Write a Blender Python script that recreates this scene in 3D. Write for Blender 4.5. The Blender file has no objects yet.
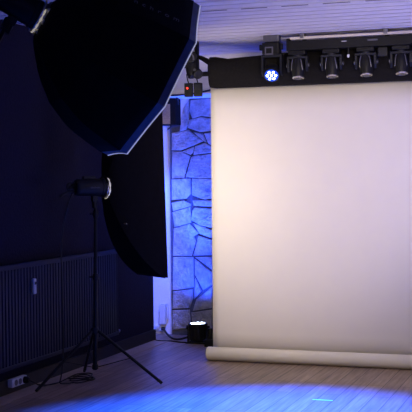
import bpy, bmesh, math, random
from mathutils import Vector, Matrix
random.seed(7)
S = bpy.context.scene
COL = S.collection
# ------------------------------------------------------------------ camera
F_PX = 1100.0
yaw, pitch, roll, CH = math.radians(19.24), -math.atan(23/F_PX), math.radians(.6), 1.64
Fw = Vector((-math.sin(yaw)*math.cos(pitch), math.cos(yaw)*math.cos(pitch), math.sin(pitch)))
R0 = Vector((math.cos(yaw), math.sin(yaw), 0)); U0 = R0.cross(Fw)
Up = U0*math.cos(roll)+R0*math.sin(roll); Rt = R0*math.cos(roll)-U0*math.sin(roll)
cd = bpy.data.cameras.new('camera'); cam = bpy.data.objects.new('camera', cd); COL.objects.link(cam)
cd.sensor_width = 36; cd.lens = 36*F_PX/412; cd.clip_end = 60
m = Matrix((Rt, Up, -Fw)).transposed().to_4x4(); m.translation = (0, 0, CH); cam.matrix_world = m
S.camera = cam
# ------------------------------------------------------------------ world, exposure
W = bpy.data.worlds.new('world'); S.world = W; W.use_nodes = True
W.node_tree.nodes['Background'].inputs[0].default_value = (.02, .02, .05, 1)
W.node_tree.nodes['Background'].inputs[1].default_value = .2
S.view_settings.view_transform = 'Standard'; S.view_settings.look = 'None'
S.view_settings.exposure = 0; S.view_settings.gamma = 1; S.view_settings.use_curve_mapping = False
S.cycles.max_bounces = 8; S.cycles.use_denoising = True
S.cycles.sample_clamp_indirect = 5

def lamp(name, kind, loc, aim, power, color, **kw):
    d = bpy.data.lights.new(name, kind); d.energy = power; d.color = color
    for k, v in kw.items(): setattr(d, k, v)
    o = bpy.data.objects.new(name, d); COL.objects.link(o); o.location = loc
    dr = Vector(aim)-Vector(loc); o.rotation_euler = dr.to_track_quat('-Z', 'Y').to_euler()
    return o
# soft boxes: where they stand (used again by their builders below)
OD = 6.6                                             # distance of the big octagonal softbox
OC = Vector((0, 0, CH))+(Fw+Rt*((146.5-206)/F_PX)-Up*((78-206)/F_PX))*OD
OA = (Rt*(.945*.880)-Up*(.945*.475)+Fw*.327).normalized()
SB = Vector((-3.88, 8.24, 0))                        # foot of the light stand
SN = Vector((.63, .777, 0)).normalized()             # where the upright softbox points
SA = Vector((-3.785, 8.31, 1.625))
SC = SA+SN*.44
l = lamp('octagonal_softbox_light', 'AREA', OC+OA*.06, OC+OA*3, 20, (1, .88, .69), shape='DISK', size=.9)
l.data.spread = math.radians(125)
l = lamp('upright_softbox_light', 'AREA', SC+SN*.02, SC+SN*3, 10, (1, .86, .60), shape='RECTANGLE', size=.4, size_y=1.35)
l.data.spread = math.radians(165)
l = lamp('added_paper_spot', 'SPOT', (-.4, 4.6, 2.75), (-2.75, 9.68, 1.85), 520, (1, .83, .65), spot_size=math.radians(40), spot_blend=.75, shadow_soft_size=.35)  # added unseen warm light that brightens the paper
# lit LED head on the ceiling bar -> blue pool on the floor
l = lamp('led_head_beam', 'SPOT', (-2.66, 9.27, 2.55), (-1.85, 6.5, 0), 7000, (.006, .075, 1), spot_size=math.radians(70), spot_blend=.7, shadow_soft_size=.05)
# LED floor lamp -> blue wash up the stones
l = lamp('floor_lamp_beam', 'SPOT', (-3.80, 10.60, .24), (-3.98, 11.15, 1.45), 130, (.015, .07, 1), spot_size=math.radians(100), spot_blend=.45, shadow_soft_size=.05)
l = lamp('floor_lamp_core_beam', 'SPOT', (-3.80, 10.60, .24), (-4.05, 11.12, 2.45), 760, (.025, .085, 1), spot_size=math.radians(48), spot_blend=.8, shadow_soft_size=.05)
l = lamp('added_corner_blue', 'SPOT', (-3.70, 9.95, 2.80), (-4.46, 11.15, 1.0), 1100, (.04, .10, 1), spot_size=math.radians(34), spot_blend=.8, shadow_soft_size=.05)  # added blue light for the white corner strip, no fixture behind it
# added fills, no fixtures: bounce light on the ceiling and dim blue ambient
l = lamp('ceiling_bounce_fill', 'AREA', (.7, 8.4, .9), (-1.6, 8.9, 2.93), 32, (.44, .42, 1), shape='RECTANGLE', size=1.2, size_y=1.2)
l.data.spread = math.radians(110)
l = lamp('room_fill', 'AREA', (-.8, 3.0, 2.7), (-2.6, 10, .6), 5, (.24, .22, 1), shape='RECTANGLE', size=1.5, size_y=1)

# ------------------------------------------------------------------ materials
def mat(name, col, rough=.6, metal=0, noise=None, bump=0, nscale=20, spec=.5, emit=None, estr=0, sheen=0):
    m = bpy.data.materials.new(name); m.use_nodes = True
    nt = m.node_tree; b = nt.nodes['Principled BSDF']
    b.inputs['Base Color'].default_value = (*col, 1); b.inputs['Roughness'].default_value = rough
    b.inputs['Metallic'].default_value = metal; b.inputs['Specular IOR Level'].default_value = spec
    if sheen: b.inputs['Sheen Weight'].default_value = sheen
    if emit: b.inputs['Emission Color'].default_value = (*emit, 1); b.inputs['Emission Strength'].default_value = estr
    tc = nt.nodes.new('ShaderNodeTexCoord'); n = nt.nodes.new('ShaderNodeTexNoise')
    n.inputs['Scale'].default_value = nscale; n.inputs['Detail'].default_value = 6
    nt.links.new(tc.outputs['Object'], n.inputs['Vector'])
    v = noise if noise is not None else .12
    r = nt.nodes.new('ShaderNodeValToRGB'); nt.links.new(n.outputs['Fac'], r.inputs['Fac'])
    r.color_ramp.elements[0].position = .3; r.color_ramp.elements[1].position = .7
    r.color_ramp.elements[0].color = (*[c*(1-v) for c in col], 1)
    r.color_ramp.elements[1].color = (*[min(1, c*(1+v)) for c in col], 1)
    nt.links.new(r.outputs['Color'], b.inputs['Base Color'])
    if bump:
        bp = nt.nodes.new('ShaderNodeBump'); bp.inputs['Strength'].default_value = bump; bp.inputs['Distance'].default_value = .01
        nt.links.new(n.outputs['Fac'], bp.inputs['Height']); nt.links.new(bp.outputs['Normal'], b.inputs['Normal'])
    return m
M = {
 'wallpaper': mat('dark_wallpaper', (.010, .008, .020), .8, noise=.25, bump=.5, nscale=45, spec=.12),
 'white_wall': mat('white_plaster', (.72, .70, .72), .85, noise=.04, bump=.15, nscale=60),
 'ceil': mat('white_boards', (.66, .62, .66), .55, noise=.05, bump=.1, nscale=12),
 'groove': mat('board_groove', (.10, .09, .11), .8),
 'black_fab': mat('black_nylon', (.0035, .0035, .0045), .85, noise=.3, bump=.1, nscale=30, spec=.08),
 'strip_fab': mat('black_softbox_nylon', (.0035, .003, .005), .85, noise=.3, bump=.1, nscale=30, spec=.08),
 'drape': mat('black_molton', (.010, .009, .009), .9, noise=.3, bump=.2, nscale=60, spec=.1),
 'lip': mat('softbox_lip', (.09, .12, .18), .55, noise=.15),
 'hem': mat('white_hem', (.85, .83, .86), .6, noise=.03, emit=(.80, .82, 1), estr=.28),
 'diff': mat('diffuser', (.85, .83, .80), .7, emit=(1, .88, .75), estr=2.0, noise=.02),
 'black_metal': mat('black_metal', (.006, .006, .008), .5, .1, noise=.2, spec=.25),
 'black_plastic': mat('black_plastic', (.005, .005, .007), .5, 0, noise=.2, spec=.25),
 'dark_grey': mat('dark_grey_plastic', (.010, .011, .018), .5, 0, noise=.2, spec=.3),
 'silver': mat('silver_metal', (.62, .58, .55), .28, 1, noise=.1),
 'dull_metal': mat('dull_metal', (.16, .16, .19), .4, .8, noise=.1),
 'cream': mat('cream_rail', (.62, .55, .47), .5, noise=.05),
 'paper': mat('background_paper', (.76, .71, .64), .9, noise=.012, bump=.03, nscale=5, spec=.15),
 'radiator': mat('radiator_paint', (.013, .015, .036), .55, .0, noise=.1, spec=.2),
 'white_pl': mat('white_plastic', (.62, .64, .68), .5, noise=.04),
 'tan': mat('tan_cloth', (.42, .27, .11), .85, noise=.2, bump=.2, nscale=80),
 'skirt': mat('black_skirting', (.010, .009, .012), .6, noise=.2),
 'rubber': mat('black_rubber', (.008, .008, .009), .7, noise=.2),
 'mint': mat('mint_tape', (.45, .95, .75), .6, noise=.05),
 'print': mat('grey_print', (.11, .11, .13), .7, noise=.05),
 'glow': mat('ring_glint', (.8, .75, .6), .5, emit=(1, .90, .66), estr=.3, noise=.6, nscale=60),  # emission stands in for a reflected glint
 'meter': mat('meter_plastic', (.36, .38, .44), .5, noise=.04),
 'print_w': mat('white_print', (.55, .55, .6), .7, noise=.05),
 'led': mat('white_led', (.8, .9, 1), .3, emit=(.72, .86, 1), estr=9),
 'led_blue': mat('blue_led_lens', (.01, .02, .2), .3, emit=(.02, .10, 1), estr=.9),
 'red_led': mat('red_led', (.5, .02, .02), .3, emit=(1, .05, .03), estr=3),
 'mortar': mat('mortar', (.075, .075, .10), .95, noise=.2, bump=.6, nscale=40),
 'lens': mat('dark_glass', (.01, .012, .03), .08, 0, noise=.1, spec=.8),
}
def stone_mat():
    m = mat('natural_stone', (.44, .42, .46), .75, noise=.4, bump=1.0, nscale=11)
    nt = m.node_tree; b = nt.nodes['Principled BSDF']
    n = [x for x in nt.nodes if x.type == 'TEX_NOISE'][0]; n.inputs['Detail'].default_value = 12; n.inputs['Roughness'].default_value = .68
    bp = [x for x in nt.nodes if x.type == 'BUMP'][0]; bp.inputs['Distance'].default_value = .09
    return m
M['stone'] = stone_mat()
def floor_mat():
    m = bpy.data.materials.new('laminate_planks'); m.use_nodes = True
    nt = m.node_tree; L = nt.links; b = nt.nodes['Principled BSDF']
    tc = nt.nodes.new('ShaderNodeTexCoord')
    sep = nt.nodes.new('ShaderNodeSeparateXYZ'); cmb = nt.nodes.new('ShaderNodeCombineXYZ')
    L.new(tc.outputs['Object'], sep.inputs[0]); L.new(sep.outputs['Y'], cmb.inputs['X']); L.new(sep.outputs['X'], cmb.inputs['Y'])
    br = nt.nodes.new('ShaderNodeTexBrick'); L.new(cmb.outputs[0], br.inputs['Vector'])
    br.offset = .37; br.offset_frequency = 3; br.inputs['Scale'].default_value = 1
    br.inputs['Brick Width'].default_value = 1.25; br.inputs['Row Height'].default_value = .13
    br.inputs['Mortar Size'].default_value = .0035; br.inputs['Mortar Smooth'].default_value = .1; br.inputs['Bias'].default_value = 0
    br.inputs['Color1'].default_value = (.37, .27, .21, 1); br.inputs['Color2'].default_value = (.25, .185, .145, 1)
    br.inputs['Mortar'].default_value = (.06, .04, .035, 1)
    mp = nt.nodes.new('ShaderNodeMapping'); mp.inputs['Scale'].default_value = (28, 1.6, 1); L.new(tc.outputs['Object'], mp.inputs['Vector'])
    n = nt.nodes.new('ShaderNodeTexNoise'); n.inputs['Scale'].default_value = 1.5; n.inputs['Detail'].default_value = 8; L.new(mp.outputs[0], n.inputs['Vector'])
    r = nt.nodes.new('ShaderNodeValToRGB'); L.new(n.outputs['Fac'], r.inputs['Fac'])
    r.color_ramp.elements[0].position = .3; r.color_ramp.elements[0].color = (.55, .53, .52, 1)
    r.color_ramp.elements[1].position = .7; r.color_ramp.elements[1].color = (1.2, 1.2, 1.2, 1)
    mx = nt.nodes.new('ShaderNodeMix'); mx.data_type = 'RGBA'; mx.blend_type = 'MULTIPLY'; mx.inputs['Factor'].default_value = 1
    L.new(br.outputs['Color'], mx.inputs['A']); L.new(r.outputs['Color'], mx.inputs['B']); L.new(mx.outputs['Result'], b.inputs['Base Color'])
    b.inputs['Roughness'].default_value = .42
    bp = nt.nodes.new('ShaderNodeBump'); bp.inputs['Strength'].default_value = .25; bp.inputs['Distance'].default_value = .003
    L.new(n.outputs['Fac'], bp.inputs['Height']); L.new(bp.outputs['Normal'], b.inputs['Normal'])
    return m
M['floor'] = floor_mat()
M['lit_edge'] = mat('lit_floor_edge', (.36, .27, .21), .5, noise=.15, nscale=14)

# ------------------------------------------------------------------ mesh helpers
def frame(d):
    d = Vector(d).normalized(); a = Vector((0, 0, 1)) if abs(d.z) < .9 else Vector((1, 0, 0))
    x = a.cross(d).normalized(); return x, d.cross(x), d
class MB:
    def __init__(s): s.v = []; s.f = []
    def add(s, vs, fs):
        n = len(s.v); s.v += [tuple(v) for v in vs]; s.f += [tuple(i+n for i in f) for f in fs]; return s
    def box(s, c, size, X=(1, 0, 0), Y=(0, 1, 0), Z=(0, 0, 1), bev=0):
        c = Vector(c); X, Y, Z = Vector(X), Vector(Y), Vector(Z); hx, hy, hz = [q/2 for q in size]
        bm = bmesh.new(); bmesh.ops.create_cube(bm, size=1)
        for v in bm.verts: v.co = Vector((v.co.x*size[0], v.co.y*size[1], v.co.z*size[2]))
        if bev: bmesh.ops.bevel(bm, geom=list(bm.edges), offset=bev, segments=2, affect='EDGES', profile=.6)
        vs = [c+X*v.co.x+Y*v.co.y+Z*v.co.z for v in bm.verts]; fs = [[v.index for v in f.verts] for f in bm.faces]
        bm.verts.index_update(); fs = [[v.index for v in f.verts] for f in bm.faces]; bm.free()
        return s.add(vs, fs)
    def lathe(s, o, d, prof, n=20, caps=True):
        o = Vector(o); x, y, z = frame(d); vs = []; fs = []
        for (r, h) in prof:
            for i in range(n):
                a = 2*math.pi*i/n; vs.append(o+z*h+(x*math.cos(a)+y*math.sin(a))*r)
        for k in range(len(prof)-1):
            for i in range(n):
                j = (i+1) % n; fs.append((k*n+i, k*n+j, (k+1)*n+j, (k+1)*n+i))
        if caps: fs.append(tuple(range(n))[::-1]); fs.append(tuple((len(prof)-1)*n+i for i in range(n)))
        return s.add(vs, fs)
    def cyl(s, p, q, r, r2=None, n=14):
        p, q = Vector(p), Vector(q); L = (q-p).length
        return s.lathe(p, q-p, [(r, 0), (r if r2 is None else r2, L)], n)
    def tube(s, pts, r, n=8, smooth=3):
        P = [Vector(p) for p in pts]
        for _ in range(smooth):
            Q = [P[0]]
            for a, b in zip(P, P[1:]): Q += [a*.75+b*.25, a*.25+b*.75]
            Q.append(P[-1]); P = Q
        vs = []; fs = []; prev = None
        for i, p in enumerate(P):
            t = (P[min(i+1, len(P)-1)]-P[max(i-1, 0)]).normalized()
            if prev is None: x = frame(t)[0]
            else:
                x = (prev-t*prev.dot(t)); x = x.normalized() if x.length > 1e-6 else frame(t)[0]
            prev = x; y = t.cross(x)
            for k in range(n):
                a = 2*math.pi*k/n; vs.append(p+(x*math.cos(a)+y*math.sin(a))*r)
        for i in range(len(P)-1):
            for k in range(n):
                j = (k+1) % n; fs.append((i*n+k, i*n+j, (i+1)*n+j, (i+1)*n+k))
        fs.append(tuple(range(n))[::-1]); fs.append(tuple((len(P)-1)*n+k for k in range(n)))
        return s.add(vs, fs)
    def prism(s, poly, axis_vec, X=(1, 0, 0), Y=(0, 0, 1), o=(0, 0, 0)):
        o, X, Y, a = Vector(o), Vector(X), Vector(Y), Vector(axis_vec); n = len(poly)
        vs = [o+X*p[0]+Y*p[1] for p in poly]+[o+X*p[0]+Y*p[1]+a for p in poly]
        fs = [tuple(range(n))[::-1], tuple(range(n, 2*n))]+[(i, (i+1) % n, n+(i+1) % n, n+i) for i in range(n)]
        return s.add(vs, fs)
    def build(s, name, material, parent=None, smooth=None, base=None):
        """links ONE mesh object; base = world origin the mesh is stored around"""
        off = Vector(base) if base is not None else (parent['_o'] if parent is not None and '_o' in parent else Vector((0, 0, 0)))
        off = Vector(off)
        me = bpy.data.meshes.new(name); me.from_pydata([Vector(v)-off for v in s.v], [], s.f)
        bm = bmesh.new(); bm.from_mesh(me); bmesh.ops.recalc_face_normals(bm, faces=bm.faces); bm.to_mesh(me); bm.free()
        me.materials.append(material if not isinstance(material, str) else M[material])
        o = bpy.data.objects.new(name, me); COL.objects.link(o)
        if parent is not None: o.parent = parent
        else: o.location = off
        if smooth:
            me.polygons.foreach_set('use_smooth', [True]*len(me.polygons))
            me.set_sharp_from_angle(angle=math.radians(smooth))
        return o
def tag(o, label, cat=None, group=None):
    o['label'] = label
    if cat: o['category'] = cat
    if group: o['group'] = group
    return o
def thing(name, label, cat, loc, group=None):
    o = bpy.data.objects.new(name, None); COL.objects.link(o); o.location = loc; o['_o'] = [float(c) for c in loc]
    o.empty_display_size = .1
    return tag(o, label, cat, group)
def struct(o): o['kind'] = 'structure'; return o
V = Vector

# ------------------------------------------------------------------ room shell
XL, YB, ZC = -4.33, 11.15, 2.93
YE = 10.70             # the dark wall ends here, the white corner beyond is set back
XR, YR = 3.2, -2.0
struct(MB().box(((XR+XL-.6)/2, (YB+YR)/2, -.05), (XR-XL+.8, YB-YR+.6, .1)).build('floor', 'floor'))
mb = MB()
mb.box(((XR+XL-.6)/2, (YB+YR)/2, ZC+.11), (XR-XL+.8, YB-YR+.6, .1))
struct(mb.build('ceiling_1', 'groove'))
mb = MB(); y = YR; w = .178
while y < YB:
    mb.box(((XR+XL-.6)/2, y+w/2, ZC+.03), (XR-XL+.7, w-.034, .06)); y += w
struct(mb.build('ceiling', 'ceil'))
struct(MB().box((XL-.05, (YE+YR)/2, ZC/2+.02), (.1, YE-YR, ZC+.04)).build('wall_left', 'wallpaper'))
struct(MB().box((XL-.30, (YE+YB)/2+.0, ZC/2+.02), (.1, YB-YE+.2, ZC+.04)).build('wall_left_return', 'white_wall'))
mb = MB(); mb.box(((XR+XL-.3)/2, YB+.07, ZC/2+.02), (XR-XL+.4, .1, ZC+.04)); struct(mb.build('wall_back', 'white_wall'))
struct(MB().box((XR+.05, (YB+YR)/2, ZC/2+.02), (.1, YB-YR, ZC+.04)).build('wall_right', 'wallpaper'))
struct(MB().box(((XR+XL)/2, YR-.05, ZC/2+.02), (XR-XL+.2, .1, ZC+.04)).build('wall_front', 'wallpaper'))
# white soffit above the stones
mb = MB(); mb.box(((XR+XL)/2, YB-.30, (ZC+2.545)/2+.01), (XR-XL, .64, ZC-2.545+.02)); mb.box((XL-.125, YB-.14, (ZC+2.545)/2+.01), (.25, .26, ZC-2.545+.02))
struct(mb.build('trim_1', 'white_wall'))
# skirting and a paler floor strip painting in a shadow difference along the dark wall
struct(MB().box((XL+.011, (YE+YR)/2, .055), (.022, YE-YR, .11)).build('baseboard_left', 'skirt'))
struct(MB().box((XL+.022+.09, (YE+YR)/2, .002), (.17, YE-YR, .004)).build('trim_2', 'lit_edge'))
# dark joint with slots between two ceiling boards
mb = MB()
for i in range(14): mb.box((-4.2+i*.31, 7.83, ZC-.001), (.2, .014, .004))
struct(mb.build('trim_3', 'groove'))

# stones: polygons of the visible strip (x, z on the wall), Voronoi cells where the paper hides them
def clip(poly, a, b, c):
    out = []
    for i in range(len(poly)):
        p, q = poly[i], poly[(i+1) % len(poly)]
        dp, dq = a*p[0]+b*p[1]-c, a*q[0]+b*q[1]-c
        if dp <= 0: out.append(p)
        if dp*dq < 0:
            t = dp/(dp-dq); out.append((p[0]+(q[0]-p[0])*t, p[1]+(q[1]-p[1])*t))
    return out
def z6(x, y): return (212-(44-x*.2915)*.95, 90+y*.2915)
def z7(x, y): return (212-(44-x*.364)*.95, 200+y*.364)
def px2xz(u, v):
    # the wall strip: 168..212 px across is x -4.32..-3.81, height by the row
    d = (Fw+Rt*((u-206)/F_PX)-Up*((v-206)/F_PX)); t = (YB-.05)/d.y; return (d.x*t, CH+d.z*t)
A = [
 [(76,36),(150,30),(150,93),(112,88),(82,97),(72,72)], [(52,62),(68,36),(68,98),(60,135),(36,140),(40,100)],
 [(70,103),(112,94),(150,99),(150,140),(108,143),(66,130)], [(8,148),(66,138),(118,176),(84,190),(40,206),(8,206)],
 [(84,145),(118,150),(132,180),(122,176)], [(124,150),(150,146),(150,190),(138,182)],
 [(44,211),(86,195),(84,212),(74,222)], [(92,193),(126,182),(150,196),(150,214),(86,222)],
 [(8,212),(40,212),(72,228),(60,265),(50,300),(8,302)], [(77,232),(88,226),(150,220),(150,300),(58,299)],
 [(8,308),(72,305),(74,356),(58,372),(8,376)], [(80,305),(150,305),(150,372),(125,376),(80,360)]]
B = [
 [(6,8),(40,2),(60,12),(58,17),(10,30)], [(66,2),(120,0),(120,18),(70,16)],
 [(72,22),(120,24),(120,75),(86,68),(62,55),(66,30)],
 [(8,34),(58,20),(60,62),(14,74)], [(12,79),(56,67),(82,92),(68,100),(74,114),(62,152),(10,152)],
 [(68,64),(120,82),(120,104),(86,92)], [(82,99),(120,110),(120,150),(68,152),(78,118)],
 [(10,158),(66,158),(68,238),(20,246),(8,246)], [(72,157),(120,156),(120,190)],
 [(72,163),(120,198),(120,232),(96,246),(73,205)], [(73,215),(90,250),(70,272)],
 [(10,252),(64,246),(66,270),(56,296),(8,298)], [(76,274),(120,240),(120,296),(66,304)],
 [(8,304),(56,302),(60,350),(8,356)], [(62,310),(120,302),(120,356),(66,352)]]
polys = [[px2xz(*z6(*p)) for p in q] for q in A]+[[px2xz(*z7(*p)) for p in q] for q in B]
seeds = []
X0, X1 = -3.80, XR
for i in range(26):
    for j in range(10):
        seeds.append((X0+(i+.5+random.uniform(-.35, .35))*.27, (j+.5+random.uniform(-.35, .35))*.257))
for i, s0 in enumerate(seeds):
    p = [(X0, .0), (X1, .0), (X1, 2.56), (X0, 2.56)]
    for s1 in seeds:
        if s1 is s0 or abs(s1[0]-s0[0]) > 1 or abs(s1[1]-s0[1]) > 1: continue
        a, b = s1[0]-s0[0], s1[1]-s0[1]; c = (s1[0]**2+s1[1]**2-s0[0]**2-s0[1]**2)/2
        p = clip(p, a, b, c)
        if not p: break
    if len(p) > 2:
        cx = sum(q[0] for q in p)/len(p); cz = sum(q[1] for q in p)/len(p)
        polys.append([(cx+(q[0]-cx)*.93, cz+(q[1]-cz)*.93) for q in p])
patch = [px2xz(*z6(*p)) for p in [(36,26),(70,26),(66,40),(50,62),(40,98),(33,98),(33,60)]]
struct(MB().prism(patch, (0, -.02, 0), o=(0, YB-.045, 0)).build('trim_4', 'white_wall'))
bm = bmesh.new()
for p in polys:
    gx = sum(q[0] for q in p)/len(p); gz = sum(q[1] for q in p)/len(p)
    p = [(gx+(x-gx)*1.035, gz+(z-gz)*1.035) for x, z in p]
    p = [(x, min(max(z, .004), 2.565)) for x, z in p]
    dy = random.uniform(0, .016)
    try: f = bm.faces.new([bm.verts.new((x, YB-.03, z)) for x, z in p])
    except ValueError: continue
    r = bmesh.ops.extrude_face_region(bm, geom=[f]); vs = [g for g in r['geom'] if isinstance(g, bmesh.types.BMVert)]
    for v in vs: v.co.y -= .028+dy
    tf = [g for g in r['geom'] if isinstance(g, bmesh.types.BMFace)][0]
    try: bmesh.ops.bevel(bm, geom=list(tf.edges), offset=.009, segments=2, affect='EDGES', profile=.5)
    except Exception: pass
bmesh.ops.recalc_face_normals(bm, faces=bm.faces)
me = bpy.data.meshes.new('stone_cladding'); bm.to_mesh(me); bm.free(); me.materials.append(M['stone'])
so = bpy.data.objects.new('wall_back_stones', me); COL.objects.link(so); struct(so)
struct(MB().box(((XR-4.28)/2, YB-.012, 1.275), (XR+4.28, .07, 2.55)).build('wall_back_mortar', 'mortar'))

# ------------------------------------------------------------------ paper backdrop
PX0, PX1, PY = -3.315, -.595, 9.66
t = thing('paper_backdrop', 'seamless off-white paper backdrop hanging down to a rolled lower end on the floor', 'backdrop', (-1.95, PY, 0))
n = 40; rows = [(PY+.0, 2.60), (PY, 2.3), (PY-.004, 1.8), (PY-.006, 1.2), (PY-.002, .6), (PY, .25), (PY, .066)]
vs = []; fs = []
for k, (yy, zz) in enumerate(rows):
    for i in range(n+1):
        u = i/n; vs.append((PX0+(PX1-PX0)*u, yy+.006*math.sin(u*9+k*.5)*(1-abs(k-3)/4), zz))
for k in range(len(rows)-1):
    for i in range(n): a = k*(n+1)+i; fs.append((a, a+1, a+n+2, a+n+1))
m_ = MB().add(vs, fs); o = m_.build('paper_sheet', 'paper', t, smooth=60)
sm = o.modifiers.new('thick', 'SOLIDIFY'); sm.thickness = .0015
MB().lathe((PX0-.035, PY-.075, .064), (1, 0, 0), [(.040, .0), (.056, .004), (.0625, .012), (.0625, 2.80), (.056, 2.83)], 28).build('rolled_end', 'paper', t, smooth=50)

# black cloth bundle over the crossbar in front of the paper's top
t = thing('black_drape', 'black cloth gathered over a crossbar above the paper backdrop', 'drape', (-2.0, PY-.1, 2.52))
vs = []; fs = []; N = 60; K = 22; DX0 = -3.28; DX1 = 0.2
for i in range(N+1):
    u = i/N; x = DX0+(DX1-DX0)*u; top = 2.765+.09*min(1, (x-DX0)/1.9)
    if i < 3: top += .015*(3-i)
    c = (top+2.502)/2; h = (top-2.502)/2
    for k in range(K):
        a = 2*math.pi*k/K; ww = 1+.05*math.sin(3*a+u*14)+.03*math.sin(5*a-u*23)
        vs.append((x, PY-.105+.085*math.cos(a)*ww*(.85 if i in (0, N) else 1), c+h*math.sin(a)*(1 if math.sin(a) < 0 else ww*.97)*(.93 if i in (0, N) else 1)))
for i in range(N):
    for k in range(K): j = (k+1) % K; fs.append((i*K+k, i*K+j, (i+1)*K+j, (i+1)*K+k))
fs.append(tuple(range(K))); fs.append(tuple(N*K+k for k in range(K))[::-1])
MB().add(vs, fs).build('cloth', 'drape', t, smooth=60)
# loose tail of the cloth pulled up to the ceiling hook
vs = []; fs = []
path = [(-3.47, 9.575, 2.815, .02), (-3.42, 9.575, 2.82, .025), (-3.36, 9.575, 2.80, .04), (-3.29, 9.575, 2.765, .055), (-3.2, 9.575, 2.73, .06)]
for (x, yy, z, h) in path:
    for k in range(10):
        a = 2*math.pi*k/10; vs.append((x, yy+.035*math.cos(a), z-h*.4+h*.6*math.sin(a)))
for i in range(len(path)-1):
    for k in range(10): j = (k+1) % 10; fs.append((i*10+k, i*10+j, (i+1)*10+j, (i+1)*10+k))
fs.append(tuple(range(10))); fs.append(tuple(40+k for k in range(10))[::-1])
MB().add(vs, fs).build('cloth_tail', 'drape', t, smooth=60)
MB().cyl((DX0-.15, PY-.105, 2.64), (.3, PY-.105, 2.64), .022).build('crossbar', 'black_metal', t, smooth=40)
for x in (DX0-.13, .28): MB().box((x, PY-.105, 2.78), (.03, .05, .30)).build('hanger', 'black_metal', t)

# ------------------------------------------------------------------ roller motors left of the drape
def motor_cluster():
    t = thing('ceiling_bracket', 'black bracket with clamps hanging from the ceiling at the left end of the drape', 'bracket', (-3.42, 9.42, 2.93))
    Y = 9.42
    MB().box((-3.43, Y, 2.915), (.14, .12, .03), bev=.005).build('ceiling_plate', 'black_metal', t)
    MB().box((-3.42, Y, 2.75), (.04, .05, .32), bev=.006).build('arm', 'black_metal', t)
    MB().box((-3.455, Y-.03, 2.735), (.10, .09, .10), bev=.014).build('clamp_block', 'black_plastic', t)
    MB().lathe((-3.40, Y-.03, 2.775), (.2, -1, .1), [(.045, 0), (.052, .012), (.052, .05), (.035, .06)], 20).build('clamp_wheel', 'black_plastic', t, smooth=35)
    MB().tube([(-3.435, Y-.09, 2.80), (-3.40, Y-.10, 2.815), (-3.365, Y-.09, 2.79), (-3.36, Y-.09, 2.75)], .007).build('bow_handle', 'dull_metal', t, smooth=60)
    MB().lathe((-3.40, Y-.02, 2.68), (.3, -.2, -1), [(.035, -.05), (.058, -.03), (.06, .05), (.04, .08)], 18).build('lamp_body', 'black_plastic', t, smooth=35)
    MB().lathe((-3.35, Y-.05, 2.64), (.5, -.5, -.4), [(.03, 0), (.045, .01), (.045, .05), (.03, .06)], 18).build('elbow', 'black_metal', t, smooth=35)
    MB().lathe((-3.345, Y-.10, 2.655), (0, -1, 0), [(.014, 0), (.012, .008)], 12).build('screw_head', 'dull_metal', t, smooth=35)
motor_cluster()
for (x, nm, dot) in ((-3.435, 'black box with a small red light hanging under the ceiling bracket', True), (-3.345, 'dark box with grey plate hanging close to the upper left corner of the paper', False)):
    y = 9.40
    t = thing('control_box', nm, 'control box', (x, y, 2.43), 'hanging control boxes')
    MB().box((x, y, 2.485), (.072, .05, .125), bev=.008).build('housing', 'black_plastic', t)
    MB().tube([(x, y, 2.545), (x-.012, y, 2.58), (x-.018, y, 2.63)], .006).build('hanging_cord', 'rubber', t, smooth=60)
    if dot: MB().lathe((x-.004, y-.026, 2.50), (0, -1, 0), [(.009, 0), (.007, .004)], 10).build('indicator_lamp', 'red_led', t)
    else: MB().box((x, y-.026, 2.505), (.045, .004, .05)).build('front_plate', 'dark_grey', t)

# ------------------------------------------------------------------ ceiling rail, lighting bar, moving heads
LY = 9.36
t = thing('ceiling_rail', 'cream metal rail fixed along the white ceiling boards above the black light bar', 'rail', (-1.4, LY, 2.93))
MB().box((-.97, LY-.035, 2.889), (2.98, .05, .022), bev=.004).build('rail_profile', 'cream', t)
for x in (-2.35, -1.625, -.9): 
    b = MB().box((x, LY-.03, 2.908), (.035, .075, .045), bev=.004).build('rail_clip', 'dull_metal', t)
t = thing('lighting_bar', 'long black box bar under the ceiling carrying four unlit moving heads', 'light bar', (-1.4, LY, 2.785))
MB().box((-.985, LY, 2.826), (2.98, .12, .082), bev=.006).build('bar_body', 'black_metal', t)
for x in (-2.35, -1.625, -.9): MB().box((x, LY+.03, 2.885), (.03, .04, .03)).build('bar_hanger', 'black_metal', t)
MB().box((-2.483, LY, 2.835), (.02, .10, .11), bev=.004).build('end_cap', 'black_plastic', t)
MB().box((-1.98, LY-.0612, 2.84), (.045, .003, .007)).build('maker_mark', 'print_w', t)
MB().box((-1.735, LY-.0612, 2.84), (.085, .003, .014)).build('maker_mark', 'print', t)
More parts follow.
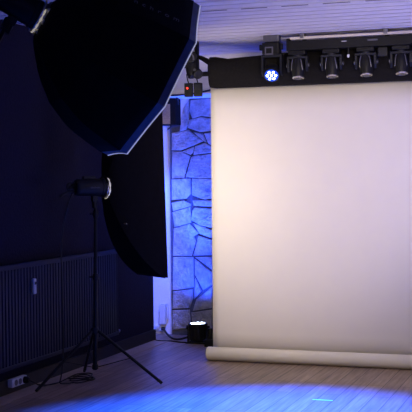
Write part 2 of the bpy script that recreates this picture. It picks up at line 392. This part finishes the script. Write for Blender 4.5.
def head(x, kind, label):
    lit = kind == 'lit'
    z0 = 2.785
    t = thing('moving_head', label, 'stage light', (x, LY, z0), 'moving head lights under the bar')
    MB().box((x, LY, z0-.02), (.15, .11, .038), bev=.008).build('base', 'black_plastic', t)
    MB().cyl((x, LY, z0-.038), (x, LY, z0-.055), .045).build('swivel', 'dark_grey', t, smooth=35)
    m_ = MB(); m_.box((x, LY, z0-.06), (.185, .075, .022), bev=.006)
    for s in (-1, 1):
        m_.prism([(-.030, 0), (.030, 0), (.026, -.09), (.010, -.125), (-.010, -.125), (-.026, -.09)], (s*.02, 0, 0), X=(0, 1, 0), Y=(0, 0, 1), o=(x+s*.072, LY, z0-.055))
    m_.build('yoke', 'dark_grey', t)
    c = V((x, LY, z0-.125)); d = V((.05, -.16, -.98)).normalized()
    for s in (-1, 1): MB().lathe(c+V((s*.09, 0, 0)), (s, 0, 0), [(.018, 0), (.018, .012), (.008, .016)], 14).build('pivot_cap', 'dull_metal', t, smooth=35)
    MB().lathe(c, d, [(.02, -.075), (.042, -.068), (.055, -.03), (.060, .01), (.058, .05), (.052, .085), (.046, .115)], 24).build('head_body', 'black_plastic', t, smooth=50)
    MB().lathe(c, d, [(.047, .108), (.051, .110), (.051, .118), (.043, .121), (.043, .116)], 24, caps=False).build('lens_ring', 'silver', t, smooth=35)
    MB().lathe(c, d, [(.044, .112), (.03, .120), (.01, .124)], 24).build('lens', 'lens', t, smooth=60)
    for a in (-1, 1):
        MB().tube([c+d*.06+V((a*.05, -.035, .01)), c+V((a*.045, -.05, .0)), c-d*.05+V((a*.035, -.045, 0))], .005).build('body_rib', 'dull_metal', t, smooth=60)
    return t
head(-2.402, '', 'unlit black moving head leftmost under the long bar, right of the lit one')
head(-2.100, '', 'unlit black moving head, second along the bar, left of the white dangling tag')
head(-1.803, '', 'unlit black moving head, third along the bar, right of the white dangling tag')
head(-1.501, '', 'unlit black moving head nearest the right edge of the photo, yellow tint in its lens')
# hint of yellow in the last lens
t = thing('bar_tag', 'small clamp with a white tip dangling under the bar between two moving heads', 'clamp', (-1.95, LY-.03, 2.80))
MB().cyl((-1.95, LY-.03, 2.80), (-1.95, LY-.03, 2.73), .008).build('rod', 'black_metal', t)
MB().lathe((-1.95, LY-.03, 2.73), (0, 0, -1), [(.008, 0), (.012, .005), (.012, .02), (.005, .028)], 12).build('white_tip', 'white_pl', t, smooth=35)
t = thing('ballast_box', 'dark blue black junction box between the two right moving heads', 'junction box', (-1.67, LY+.03, 2.80))
MB().box((-1.66, LY+.03, 2.742), (.085, .09, .08), bev=.008).build('box_body', 'dark_grey', t)

# the lit one
x = -2.635
t = thing('led_moving_head', 'small black moving head with seven glowing blue-white LEDs, left of the long bar', 'stage light', (x, LY, 2.90))
MB().box((x, LY, 2.90), (.14, .09, .06), bev=.005).build('ceiling_mount', 'dull_metal', t)
MB().box((x, LY-.01, 2.812), (.15, .11, .10), bev=.008).build('base', 'black_plastic', t)
MB().box((x-.01, LY-.068, 2.79), (.075, .004, .07), bev=.001).build('display_frame', 'dull_metal', t)
MB().box((x-.01, LY-.0715, 2.79), (.05, .004, .045)).build('display', 'black_plastic', t)
m_ = MB(); m_.box((x, LY, 2.752), (.18, .07, .025), bev=.006)
for s in (-1, 1): m_.prism([(-.03, 0), (.03, 0), (.026, -.15), (.01, -.185), (-.01, -.185), (-.026, -.15)], (s*.018, 0, 0), X=(0, 1, 0), Y=(0, 0, 1), o=(x+s*.075, LY, 2.762))
m_.build('yoke', 'dark_grey', t)
for s in (-1, 1): MB().box((x+s*.095, LY-.03, 2.825), (.02, .03, .05), bev=.004).build('locking_lever', 'black_plastic', t)
c = V((x, LY-.01, 2.607)); d = V((.12, -.78, -.62)).normalized()
MB().lathe(c, d, [(.035, -.07), (.06, -.055), (.07, 0), (.072, .045), (.066, .055), (.062, .05)], 24).build('head_body', 'black_plastic', t, smooth=50)
MB().lathe(c, d, [(.060, .046), (.060, .053)], 24).build('lens_plate', 'led_blue', t)
fx, fy, fz = frame(d)
for k in range(7):
    a = math.pi/3*(k-1); r = 0 if k == 0 else .037
    p = c+d*.052+(fx*math.cos(a)+fy*math.sin(a))*r
    MB().lathe(p, d, [(.0115, 0), (.010, .006), (.005, .009)], 12).build('led', 'led', t, smooth=50)

# ------------------------------------------------------------------ the big octagonal softbox
mj = OA.cross(Fw).normalized(); nn = OA.cross(mj).normalized()
if mj.dot(Up) > 0: mj = -mj
if nn.dot(Rt) < 0: nn = -nn
RV, OL = .534, .705
apex = OC-OA*OL
t = thing('octagonal_softbox', 'huge black octagonal softbox seen from behind in the upper left foreground', 'softbox', OC)
def oct_pt(tt, ang, rs=1, ex=0):
    tab = [(0, .19), (.03, .285), (.19, .55), (.40, .785), (.66, .94), (1, 1)]; g = .35*tt+.65*tt*tt; h = 1
    for (g0, h0), (g1, h1) in zip(tab, tab[1:]):
        if g0 <= g <= g1+1e-9: h = h0+(h1-h0)*(g-g0)/(g1-g0); break
    return apex+OA*(OL*g+ex)+(mj*math.cos(ang)+nn*math.sin(ang))*(RV*h*rs)
angs = [math.radians(31+45*k) for k in range(8)]
T = 16; vs = []; fs = []
for i in range(T+1):
    for k in range(8):
        a, b = oct_pt(i/T, angs[k]), oct_pt(i/T, angs[(k+1) % 8])
        for q in range(4):
            u = q/4; p = a.lerp(b, u); sag = .012*math.sin(u*math.pi)*math.sin(i/T*math.pi*.9+.2)
            ax = apex+OA*((p-apex).dot(OA)); p = p+(ax-p).normalized()*sag; vs.append(p)
NN = 32
for i in range(T):
    for k in range(NN): j = (k+1) % NN; fs.append((i*NN+k, i*NN+j, (i+1)*NN+j, (i+1)*NN+k))
o = MB().add(vs, fs).build('fabric_shell', 'black_fab', t, smooth=14)
o.modifiers.new('thick', 'SOLIDIFY').thickness = -.003
# lip with the pale edge, whose emission stands in for diffuser light
def ring(ex0, ex1, rs0, rs1):
    vs = []; fs = []
    for ex, rs in ((ex0, rs0), (ex1, rs1), (ex1, rs1-.02), (ex0, rs0-.02)):
        for k in range(8):
            for q in range(4):
                p = oct_pt(1, angs[k], rs, ex).lerp(oct_pt(1, angs[(k+1) % 8], rs, ex), q/4)
                sg = .010*math.sin(q/4*math.pi); c0 = apex+OA*((p-apex).dot(OA)); vs.append(p+(c0-p).normalized()*sg)
    for r in range(4):
        for k in range(NN): j = (k+1) % NN; r2 = (r+1) % 4; fs.append((r*NN+k, r*NN+j, r2*NN+j, r2*NN+k))
    return MB().add(vs, fs)
tag(ring(0, .044, 1.0, 1.0).build('rim_band', 'lip', t), 'slate blue rim band')
tag(ring(.044, .052, 1.003, 1.003).build('rim_hem', 'hem', t), 'white hem with diffuser glow put in')
m_ = MB(); m_.add([oct_pt(1, a, .975, .005) for a in angs], [tuple(range(8))]); m_.build('front_diffuser', 'diff', t).modifiers.new('thick', 'SOLIDIFY').thickness = .003
for k in range(8):
    MB().tube([oct_pt(i/8, angs[k], 1.003) for i in range(9)], .0035, 6, 1).build('rib_seam', 'strip_fab', t, smooth=60)
MB().lathe(apex-OA*.02, OA, [(.060, -.01), (.085, 0), (.092, .012), (.092, .035), (.075, .04)], 28).build('speed_ring', 'dull_metal', t, smooth=35)
for k in range(8):
    p = apex+(mj*math.cos(angs[k])+nn*math.sin(angs[k]))*.088
    MB().box(p+(p-apex).normalized()*.008, (.018, .018, .03), bev=.003).build('ring_bolt', 'silver', t)
# brand lettering on the facet near the top edge
def word(txt, c, X, Y, size, material, parent, name, shear=0, spacing=1.0):
    cu = bpy.data.curves.new(name, 'FONT'); cu.body = txt; cu.size = size; cu.align_x = 'CENTER'; cu.align_y = 'CENTER'; cu.extrude = .0008; cu.space_character = spacing
    tmp = bpy.data.objects.new('tmp', cu); COL.objects.link(tmp)
    me = bpy.data.meshes.new_from_object(tmp.evaluated_get(bpy.context.evaluated_depsgraph_get()))
    bpy.data.objects.remove(tmp); bpy.data.curves.remove(cu)
    X = X.normalized(); Z = X.cross(Y).normalized(); Y = Z.cross(X)
    c = V(c)-V(parent['_o'])
    for v in me.vertices: q = v.co.copy(); v.co = c+X*q.x+Y*q.y+Z*q.z
    me.materials.clear(); me.materials.append(M[material])
    o = bpy.data.objects.new(name, me); COL.objects.link(o); o.parent = parent; return o
best = None
for k in range(8):
    A0, B0_ = oct_pt(.75, angs[k]), oct_pt(.75, angs[(k+1) % 8]); A1, B1_ = oct_pt(.95, angs[k]), oct_pt(.95, angs[(k+1) % 8])
    for wq in (.15, .3, .45, .6, .75, .85):
        p = A0.lerp(B0_, wq); q = A1.lerp(B1_, wq); Z = (q-p).cross(B0_-A0).normalized(); cen = apex+OA*((p-apex).dot(OA))
        if Z.dot(p-cen) < 0: Z = -Z
        if Z.dot(Fw) > -.03: continue
        rr = (p+q)/2-V((0, 0, CH)); u = 206+F_PX*rr.dot(Rt)/rr.dot(Fw); v = 206-F_PX*rr.dot(Up)/rr.dot(Fw)
        sc = (u-162)**2+(v-13)**2
        if best is None or sc < best[0]: best = (sc, (p+q)/2, (q-p).normalized(), Z)
_, mid, X, Z = best; up = Z.cross(X)
if X.dot(Rt) < 0: X = -X; up = -up
word('elinchrom', mid+Z*.008-X*.11, X, up, .052, 'print', t, 'lettering', spacing=1.9)

# flash head behind it and its boom
def ring_glint(A_, d, r, parent, a0, a1, down):  # emissive arc painted as the glint on the metal ring
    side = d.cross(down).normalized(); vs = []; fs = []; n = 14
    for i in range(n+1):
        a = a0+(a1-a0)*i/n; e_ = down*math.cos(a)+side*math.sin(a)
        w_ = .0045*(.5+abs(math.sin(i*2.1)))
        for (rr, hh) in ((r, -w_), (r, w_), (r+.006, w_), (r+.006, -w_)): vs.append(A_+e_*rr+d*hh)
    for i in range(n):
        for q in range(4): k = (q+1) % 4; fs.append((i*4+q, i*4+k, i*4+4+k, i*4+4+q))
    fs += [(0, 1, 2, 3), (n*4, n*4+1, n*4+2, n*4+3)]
    tag(MB().add(vs, fs).build('ring_glint_arc', 'glow', parent), 'warm glowing arc painted as a glint on the ring')
def flash(name, label, A_, d, L, r, stem_dir, name_side):
    """A_: where the ring sits, d: the way the lamp points"""
    t = thing(name, label, 'studio flash', A_)
    x, y, z = frame(d); side = V(name_side)
    MB().lathe(A_-d*L, d, [(r*.80, 0), (r*.94, .012), (r, .03), (r, L*.62), (r*1.02, L*.64), (r*1.02, L-.035), (r*1.08, L-.03), (r*1.08, L)], 32).build('barrel', 'black_plastic', t, smooth=30)
    MB().lathe(A_-d*.006, d, [(r*1.08, 0), (r*1.25, .004), (r*1.25, .012), (r*1.0, .014)], 32).build('bayonet_ring', 'silver', t, smooth=30)
    MB().box(A_-d*(L*.5)+stem_dir*-(r+.012), (.11, .035, .028), X=d, Y=d.cross(stem_dir), Z=stem_dir, bev=.006).build('top_handle', 'black_plastic', t)
    m_ = MB()
    for i in range(4): m_.box(A_-d*(L+.012)+stem_dir*(.03*(i-1.5)), (.03, .03, .012), X=d, Y=d.cross(stem_dir), Z=stem_dir, bev=.003)
    m_.lathe(A_-d*(L+.02)+stem_dir*.01, -d, [(.018, 0), (.018, .03), (.008, .045)], 14)
    m_.build('control_knobs', 'black_plastic', t)
    MB().tube([A_-d*L+stem_dir*-.03, A_-d*(L+.05)+stem_dir*-.045, A_-d*(L+.075)+stem_dir*.0, A_-d*(L+.04)+stem_dir*.04, A_-d*L+stem_dir*.045], .008).build('rear_handle', 'black_plastic', t, smooth=60)
    MB().tube([A_-d*(L+.0)+stem_dir*.03, A_-d*(L+.10)+stem_dir*.045, A_-d*(L+.13)+stem_dir*.075], .01).build('tilt_lever', 'black_plastic', t, smooth=60)
    MB().box(A_-d*(L*.32)+stem_dir*(r+.02), (.05, .04, .05), X=d, Y=d.cross(stem_dir), Z=stem_dir, bev=.008).build('tilt_bracket', 'black_metal', t)
    MB().cyl(A_-d*(L*.32)+stem_dir*(r+.02), A_-d*(L*.32)+stem_dir*(r+.10), .020).build('stand_socket', 'black_metal', t, smooth=35)
    return t
e = thing  # keep name short for readers
od = V((0, 0, -1)); od = (od-OA*od.dot(OA)).normalized()
ft = flash('studio_flash', 'black studio flash head mounted behind the huge octagonal softbox, top left corner', apex-OA*.035, OA, .36, .082, od, -Fw)
ring_glint(apex-OA*.022, OA, .098, ft, -.2, 1.9, od) if od.cross(OA).dot(Fw) > 0 else ring_glint(apex-OA*.022, OA, .098, ft, -1.9, .2, od)
# boom arm to a stand outside the picture
bs = apex-OA*.17+od*.13
bt = V((-3.25, 5.35, 2.11))
bd = (bt-bs).normalized()
t = thing('boom_stand', 'black boom arm reaching in at the left edge to hold the top left flash head', 'boom stand', (bt.x, bt.y, 0))
MB().cyl(bs-bd*.05, bt+bd*.35, .013).build('boom_arm', 'black_metal', t, smooth=40)
MB().lathe(bs-bd*.0, bd, [(.024, -.03), (.028, 0), (.024, .04)], 16).build('grip_head', 'black_metal', t, smooth=40)
MB().lathe(bs+bd*.28, bd, [(.019, -.03), (.022, 0), (.019, .03)], 16).build('boom_sleeve', 'black_plastic', t, smooth=40)
MB().cyl((bt.x, bt.y, .1), (bt.x, bt.y, bt.z+.03), .017).build('pole', 'black_metal', t, smooth=40)
MB().box((bt.x, bt.y, bt.z), (.06, .06, .07), bev=.01).build('swivel_clamp', 'black_plastic', t)
for k in range(3):
    a = 2*math.pi*k/3+1.6; dr = V((math.cos(a), math.sin(a), 0))
    MB().cyl(V((bt.x, bt.y, .55))+dr*.02, V((bt.x, bt.y, .012))+dr*.5, .011).build('leg', 'black_metal', t, smooth=40)

# ------------------------------------------------------------------ upright softbox on the light stand
SW = V((0, 0, 1)).cross(SN).normalized(); HW, HH, SL = .235, .77, .44
t = thing('upright_softbox', 'tall black rectangular softbox on the light stand, facing away toward the paper', 'softbox', SC)
cor = [(-1, -1), (1, -1), (1, 1), (-1, 1)]
def sp(tt, cx, cz, rs=1, ex=0):
    g = tt*.40+.60*(1-math.cos(tt*math.pi/2)); s_ = math.sin(tt*math.pi/2)
    hw = .05+(HW-.05)*s_; hh = .06+(HH-.06)*(s_*.5+.5*tt)
    return SA+SN*(SL*g+ex)+Rt*((-.028-.018*cz)*s_)+SW*(cx*hw*rs)+V((0, 0, 1))*(cz*hh*rs)
vs = []; fs = []; Q = 6; NN2 = 4*Q
for i in range(17):
    tt = i/16
    for k in range(4):
        a, b = sp(tt, *cor[k]), sp(tt, *cor[(k+1) % 4])
        for q in range(Q):
            u = q/Q; p = a.lerp(b, u); c0 = SA+SN*((p-SA).dot(SN)); vs.append(p+(c0-p)*.06*math.sin(u*math.pi)*math.sin(tt*math.pi))
for i in range(16):
    for k in range(NN2): j = (k+1) % NN2; fs.append((i*NN2+k, i*NN2+j, (i+1)*NN2+j, (i+1)*NN2+k))
o = MB().add(vs, fs).build('fabric_shell', 'strip_fab', t, smooth=20); o.modifiers.new('thick', 'SOLIDIFY').thickness = -.003
vs = []; fs = []
for ex, rs in ((0, 1), (.03, 1), (.03, .985), (0, .985)): vs += [sp(1, cx, cz, rs, ex) for cx, cz in cor]
for r in range(4):
    for k in range(4): j = (k+1) % 4; r2 = (r+1) % 4; fs.append((r*4+k, r*4+j, r2*4+j, r2*4+k))
MB().add(vs, fs).build('rim_band', 'strip_fab', t)
MB().add([sp(1, cx, cz, .98, .002) for cx, cz in cor], [(0, 1, 2, 3)]).build('front_diffuser', 'diff', t).modifiers.new('thick', 'SOLIDIFY').thickness = .003
for cx, cz in cor: MB().tube([sp(i/8, cx, cz, 1.004) for i in range(9)], .0035, 6, 1).build('rib_seam', 'black_fab', t, smooth=60)
MB().lathe(SA-SN*.005, SN, [(.075, -.012), (.086, -.008), (.086, .01), (.08, .014)], 28).build('speed_ring', 'black_plastic', t, smooth=35)
tag(MB().lathe(SA+SW*-.02+SN*.1+V((0, 0, -.31)), SW*-1, [(.006, .13), (.004, .17)], 8).build('eyelet', 'silver', t), 'tiny bright eyelet')

ft2 = flash('studio_flash', 'black studio flash head on top of the tripod stand before the dark wall', SA-SN*.012-V((0, 0, .012)), SN, .26, .070, V((0, 0, -1)), -Fw)
dn = V((0, 0, -1)); gs = 1 if SN.cross(dn).dot(Fw) < 0 else -1
ring_glint(SA+SN*.004-V((0, 0, .012)), SN, .090, ft2, min(0, gs*2.7), max(0, gs*2.7), dn)
# printed name on the flash barrel
sdv = V((0, 0, 1)).cross(SN); sdv = sdv if sdv.dot(-Fw) > 0 else -sdv
word('elinchrom', SA-SN*.12+sdv*.0725-V((0,0,.012)), SN if SN.dot(Rt) > 0 else -SN, V((0, 0, 1)), .021, 'print', ft2, 'lettering')

# light stand
hub_z = .42
top = V((-3.885, 8.245, 1.50))
sockp = SA-SN*(.26*.32)
t = thing('light_stand', 'black tripod light stand on the wooden floor beside the radiator', 'light stand', SB)
B0 = V((-3.862, 8.245, .125)); B1 = V((sockp.x, sockp.y, 1.49))
MB().cyl(B0, B0.lerp(B1, .55), .0185).build('lower_pole', 'black_metal', t, smooth=40)
MB().cyl(B0.lerp(B1, .5), B1, .0145).build('upper_pole', 'black_metal', t, smooth=40)
for f_ in (.55, .93): 
    p = B0.lerp(B1, f_); MB().lathe(p, (0, 0, 1), [(.018, -.03), (.024, -.02), (.024, .02), (.018, .03)], 16).build('pole_collar', 'black_plastic', t, smooth=35)
    MB().cyl(p, p-Rt*.05, .007).build('clamp_knob', 'black_plastic', t, smooth=35)
hb = V((B0.x, B0.y, .43)); MB().lathe(hb, (0, 0, 1), [(.022, -.03), (.034, -.015), (.034, .02), (.022, .03)], 16).build('leg_hub', 'black_plastic', t, smooth=35)
MB().lathe(B0, (0, 0, 1), [(.012, -.02), (.026, -.01), (.026, .02), (.02, .03)], 16).build('brace_hub', 'black_plastic', t, smooth=35)
for (fx_, fy_) in ((-4.124, 7.705), (-3.292, 8.30), (-4.16, 8.66)):
    ft_ = V((fx_, fy_, .014)); dr = (V((fx_, fy_, 0))-V((B0.x, B0.y, 0))).normalized()
    h0 = hb+dr*.03; lg = MB().cyl(h0, ft_, .0125).build('leg', 'black_metal', t, smooth=40)
    MB().cyl(ft_.lerp(h0, .06), ft_, .014, .012).build('rubber_foot', 'rubber', lg, smooth=40).parent = lg
    q = ft_.lerp(h0, .48); MB().box((B0+q)/2+V((0, 0, .0)), ((q-B0).length, .012, .006), X=(q-B0).normalized(), Y=(q-B0).normalized().cross(V((0, 0, 1))).normalized(), Z=frame(q-B0)[1]).build('brace', 'black_metal', t)
# fix the children of legs: their meshes are stored around the world origin, so bring them back
for o in [o for o in bpy.data.objects if o.name.startswith('rubber_foot')]:
    o.data.transform(Matrix.Translation(-V(t['_o'])))

# power cord from the flash down to a coil on the floor
rb = SA-SN*.27+V((0, 0, -.02))
pts = [rb, rb-SN*.06+V((0, 0, -.10)), V((-4.10, 8.12, 1.2)), V((-4.10, 8.14, .7)), V((-4.10, 8.15, .28)), V((-4.11, 8.12, .05)), V((-4.10, 8.05, .012)), V((-4.03, 8.1, .010))]
cx, cy = -4.0, 8.27
for i in range(34):
    a = -1.9+i*.52; r = .095+.02*math.sin(i*1.7); pts.append(V((cx+r*1.0*math.cos(a), cy+r*1.25*math.sin(a), .010+.0012*i)))
pts += [V((-4.12, 8.1, .012)), V((-4.16, 7.98, .010)), V((-4.22, 7.9, .03))]
tag(MB().tube(pts, .0055, 6, 2).build('cable', 'rubber', None, smooth=60), 'thin black cable hanging from the flash and coiled on the floor under the stand', 'cable')

# ------------------------------------------------------------------ radiator
RY0, RY1, RZ0, RZ1 = 6.3, 9.60, .205, 1.02
t = thing('radiator', 'long dark panel radiator with vertical ribs on the dark left wall', 'radiator', (XL+.06, (RY0+RY1)/2, RZ0))
prof = []; fx0 = XL+.085
y = RY0+.02; pitch_ = .05
prof = [(RY0, fx0-.02)]
while y < RY1-.03:
    prof += [(y, fx0), (y+.030, fx0), (y+.035, fx0-.011), (y+.045, fx0-.011)]; y += pitch_
prof += [(RY1, fx0)]
poly = [(p[0], p[1]) for p in prof]+[(RY1, fx0-.03), (RY0, fx0-.03)]
MB().prism(poly, (0, 0, RZ1-RZ0-.05), X=(0, 1, 0), Y=(1, 0, 0), o=(0, 0, RZ0+.02)).build('ribbed_panel', 'radiator', t)
MB().box((fx0-.012, (RY0+RY1)/2, RZ1-.020), (.034, RY1-RY0, .040), bev=.008).build('top_rail', 'radiator', t)
MB().box((fx0-.012, (RY0+RY1)/2, RZ0+.014), (.034, RY1-RY0, .034), bev=.008).build('bottom_rail', 'radiator', t)
MB().box((fx0-.04, RY1-.004, (RZ0+RZ1)/2), (.075, .008, RZ1-RZ0-.02), bev=.002).build('side_cover', 'radiator', t)
for y in (7.0, 8.9): MB().box((XL+.03, y, .6), (.06, .04, .5)).build('wall_bracket', 'black_metal', t)
m_ = MB(); m_.tube([(fx0-.02, RY1-.02, RZ0+.03), (fx0-.02, RY1+.03, RZ0+.028), (fx0-.02, RY1+.05, RZ0+.02), (XL+.0, RY1+.055, RZ0+.015)], .009); m_.build('pipe', 'dull_metal', t, smooth=60)
MB().lathe((fx0-.02, RY1+.03, RZ0+.028), (0, 1, 0), [(.016, -.015), (.018, 0), (.016, .02)], 14).build('valve', 'dull_metal', t, smooth=35)
t = thing('heat_meter', 'small white heat meter clipped to the front of the radiator', 'meter', (fx0, 7.90, .76))
MB().box((fx0+.015, 7.895, .823), (.026, .046, .125), bev=.008).build('casing', 'meter', t)
MB().box((fx0+.0285, 7.895, .848), (.002, .028, .022)).build('display', 'dark_grey', t)

# power strip on the skirting
t = thing('power_strip', 'white socket strip with a black plug low on the dark skirting at the left', 'socket', (XL+.06, 7.68, .03))
MB().box((XL+.045, 7.70, .086), (.045, .235, .066), bev=.008).build('housing', 'white_pl', t)
for y in (7.64, 7.705):
    MB().lathe((XL+.0665, y, .086), (1, 0, 0), [(.024, 0), (.024, .003), (.019, .0031), (.017, .0012)], 20).build('socket_face', 'dull_metal', t, smooth=30)
MB().lathe((XL+.066, 7.775, .086), (1, 0, 0), [(.028, 0), (.028, .03), (.018, .045)], 18).build('plug', 'black_plastic', t, smooth=35)
tag(MB().tube([(XL+.105, 7.775, .086), (XL+.15, 7.80, .06), (XL+.16, 7.88, .015), (XL+.17, 8.02, .012), (XL+.2, 8.10, .012)], .005, 6).build('cable', 'rubber', None, smooth=60), 'short black cord from the plug in the white socket strip', 'cable')

# ------------------------------------------------------------------ corner by the stones
def fy_(y): return y
t = thing('junction_box', 'white upright distribution box low on the white corner wall', 'junction box', (-4.405, YB+.0, .10))
MB().box((-4.40, YB-.005, .215), (.07, .05, .22), bev=.006).build('cover', 'white_pl', t)
MB().box((-4.347, YB+.008, .245), (.018, .022, .17), bev=.003).build('side_strip', 'white_pl', t)
t = thing('wall_socket', 'small white wall socket with plugs below the white distribution box', 'socket', (-4.44, YB, .02))
MB().box((-4.44, YB+.005, .055), (.13, .026, .06), bev=.005).build('plate', 'white_pl', t)
MB().box((-4.455, YB-.025, .07), (.036, .045, .04), bev=.006).build('plug', 'white_pl', t)
MB().box((-4.39, YB-.025, .06), (.036, .045, .036), bev=.006).build('plug', 'black_plastic', t)
tag(MB().tube([(-4.39, YB-.05, .06), (-4.36, YB-.10, .07), (-4.27, YB-.22, .03), (-4.16, YB-.38, .012), (-4.04, YB-.48, .014), (-3.93, YB-.52, .05)], .011, 8).build('lamp_cable', 'rubber', None, smooth=60), 'thick black cable from the wall socket to the floor LED lamp', 'cable')
tag(MB().tube([(-4.47, YB-.05, .03), (-4.43, YB-.3, .008), (-4.25, YB-.58, .007), (-4.12, YB-.52, .007), (-3.98, YB-.60, .007), (-3.86, YB-.60, .007), (-3.76, YB-.62, .007)], .0065, 6).build('lamp_cable', 'rubber', None, smooth=60), 'thin looping cable on the floor in front of the thick black cable', 'cable')

# floor LED lamp
c = V((-3.80, 10.60, .112))
t = thing('floor_led_lamp', 'black floor LED lamp with glowing blue-white top beside the paper', 'stage light', (c.x, c.y, 0))
d = V((-.03, .0, 1)).normalized()
MB().lathe(c, d, [(.055, -.09), (.085, -.08), (.095, -.05), (.098, .05), (.102, .075), (.098, .09), (.09, .088)], 24).build('lamp_body', 'black_plastic', t, smooth=40)
m_ = MB()
for k in range(14):
    a = 2*math.pi*k/14; xx, yy, zz = frame(d); e_ = xx*math.cos(a)+yy*math.sin(a); m_.box(c+e_*.097-d*.02, (.014, .005, .12), X=e_, Y=d.cross(e_), Z=d)
m_.build('cooling_fins', 'dark_grey', t)
MB().lathe(c, d, [(.089, .080), (.089, .088)], 24).build('lens_plate', 'led_blue', t)
xx, yy, zz = frame(d)
for k in range(12):
    a = 2*math.pi*k/9; r = .062 if k < 9 else .025; a = a if k < 9 else 2*math.pi*(k-9)/3
    MB().lathe(c+d*.088+(xx*math.cos(a)+yy*math.sin(a))*r, d, [(.015, 0), (.012, .006)], 10).build('led', 'led', t, smooth=40)
for s in (-1, 1):
    MB().lathe(c+V((s*.10, 0, .045)), (s, 0, 0), [(.018, 0), (.024, .006), (.024, .022), (.012, .026)], 14).build('locking_knob', 'black_plastic', t, smooth=35)
m_ = MB(); 
for s in (-1, 1): m_.box(c+V((s*.108, .0, -.02)), (.008, .035, .17)); 
for yy2 in (-.06, .08): m_.box((c.x, c.y+yy2, .006), (.21, .03, .012), bev=.003)
for s in (-1, 1): m_.box((c.x+s*.105, c.y+.01, .006), (.02, .17, .012), bev=.003)
m_.build('floor_yoke', 'black_metal', t)
# dark foot next to the paper's lower left corner
c2 = V((-3.60, 10.42, 0))
t = thing('stand_foot', 'small black weighted foot on the floor at the lower left corner of the paper', 'stand foot', c2)
MB().box(c2+V((.0, 0, .035)), (.10, .14, .08), bev=.012).build('foot_block', 'black_plastic', t)
MB().lathe(c2+V((.0, 0, .08)), (0, 0, 1), [(.045, 0), (.045, .04), (.035, .06), (.03, .10)], 18).build('foot_collar', 'black_metal', t, smooth=35)

# box with tan face high in the corner, cables beneath the soffit
t = thing('wall_speaker', 'black box with a tan face hung high beside the stones, half behind the softbox', 'speaker', (-4.26, YB-.2, 2.39))
MB().box((-4.235, YB-.17, 2.40), (.20, .16, .28), bev=.006).build('cabinet', 'drape', t)
MB().box((-4.262, YB-.254, 2.375), (.135, .008, .21), bev=.002).build('grille', 'tan', t)
tag(MB().tube([(-3.45, YB-.66, 2.61), (-3.60, YB-.645, 2.575), (-3.80, YB-.64, 2.545), (-4.0, YB-.64, 2.535), (-4.08, YB-.64, 2.54), (-4.16, YB-.64, 2.555)], .009, 8).build('ceiling_cable', 'rubber', None, smooth=60), 'black cable sagging along the white soffit above the stones', 'cable')
tag(MB().tube([(-4.10, YB-.30, 2.54), (-4.125, YB-.16, 2.50), (-4.19, YB-.14, 2.40), (-4.21, YB-.12, 2.30), (-4.25, YB-.11, 2.24), (-4.28, YB-.11, 2.22)], .008, 8).build('speaker_cable', 'rubber', None, smooth=60), 'dark cable looping down the stones from below the tan faced box', 'cable')

# tape mark
tag(MB().box((-1.90, 8.055, .0012), (.155, .022, .0018)).build('floor_tape', 'mint'), 'short mint green strip of tape on the blue lit floor', 'tape')

for o in bpy.data.objects:
    if '_o' in o: del o['_o']
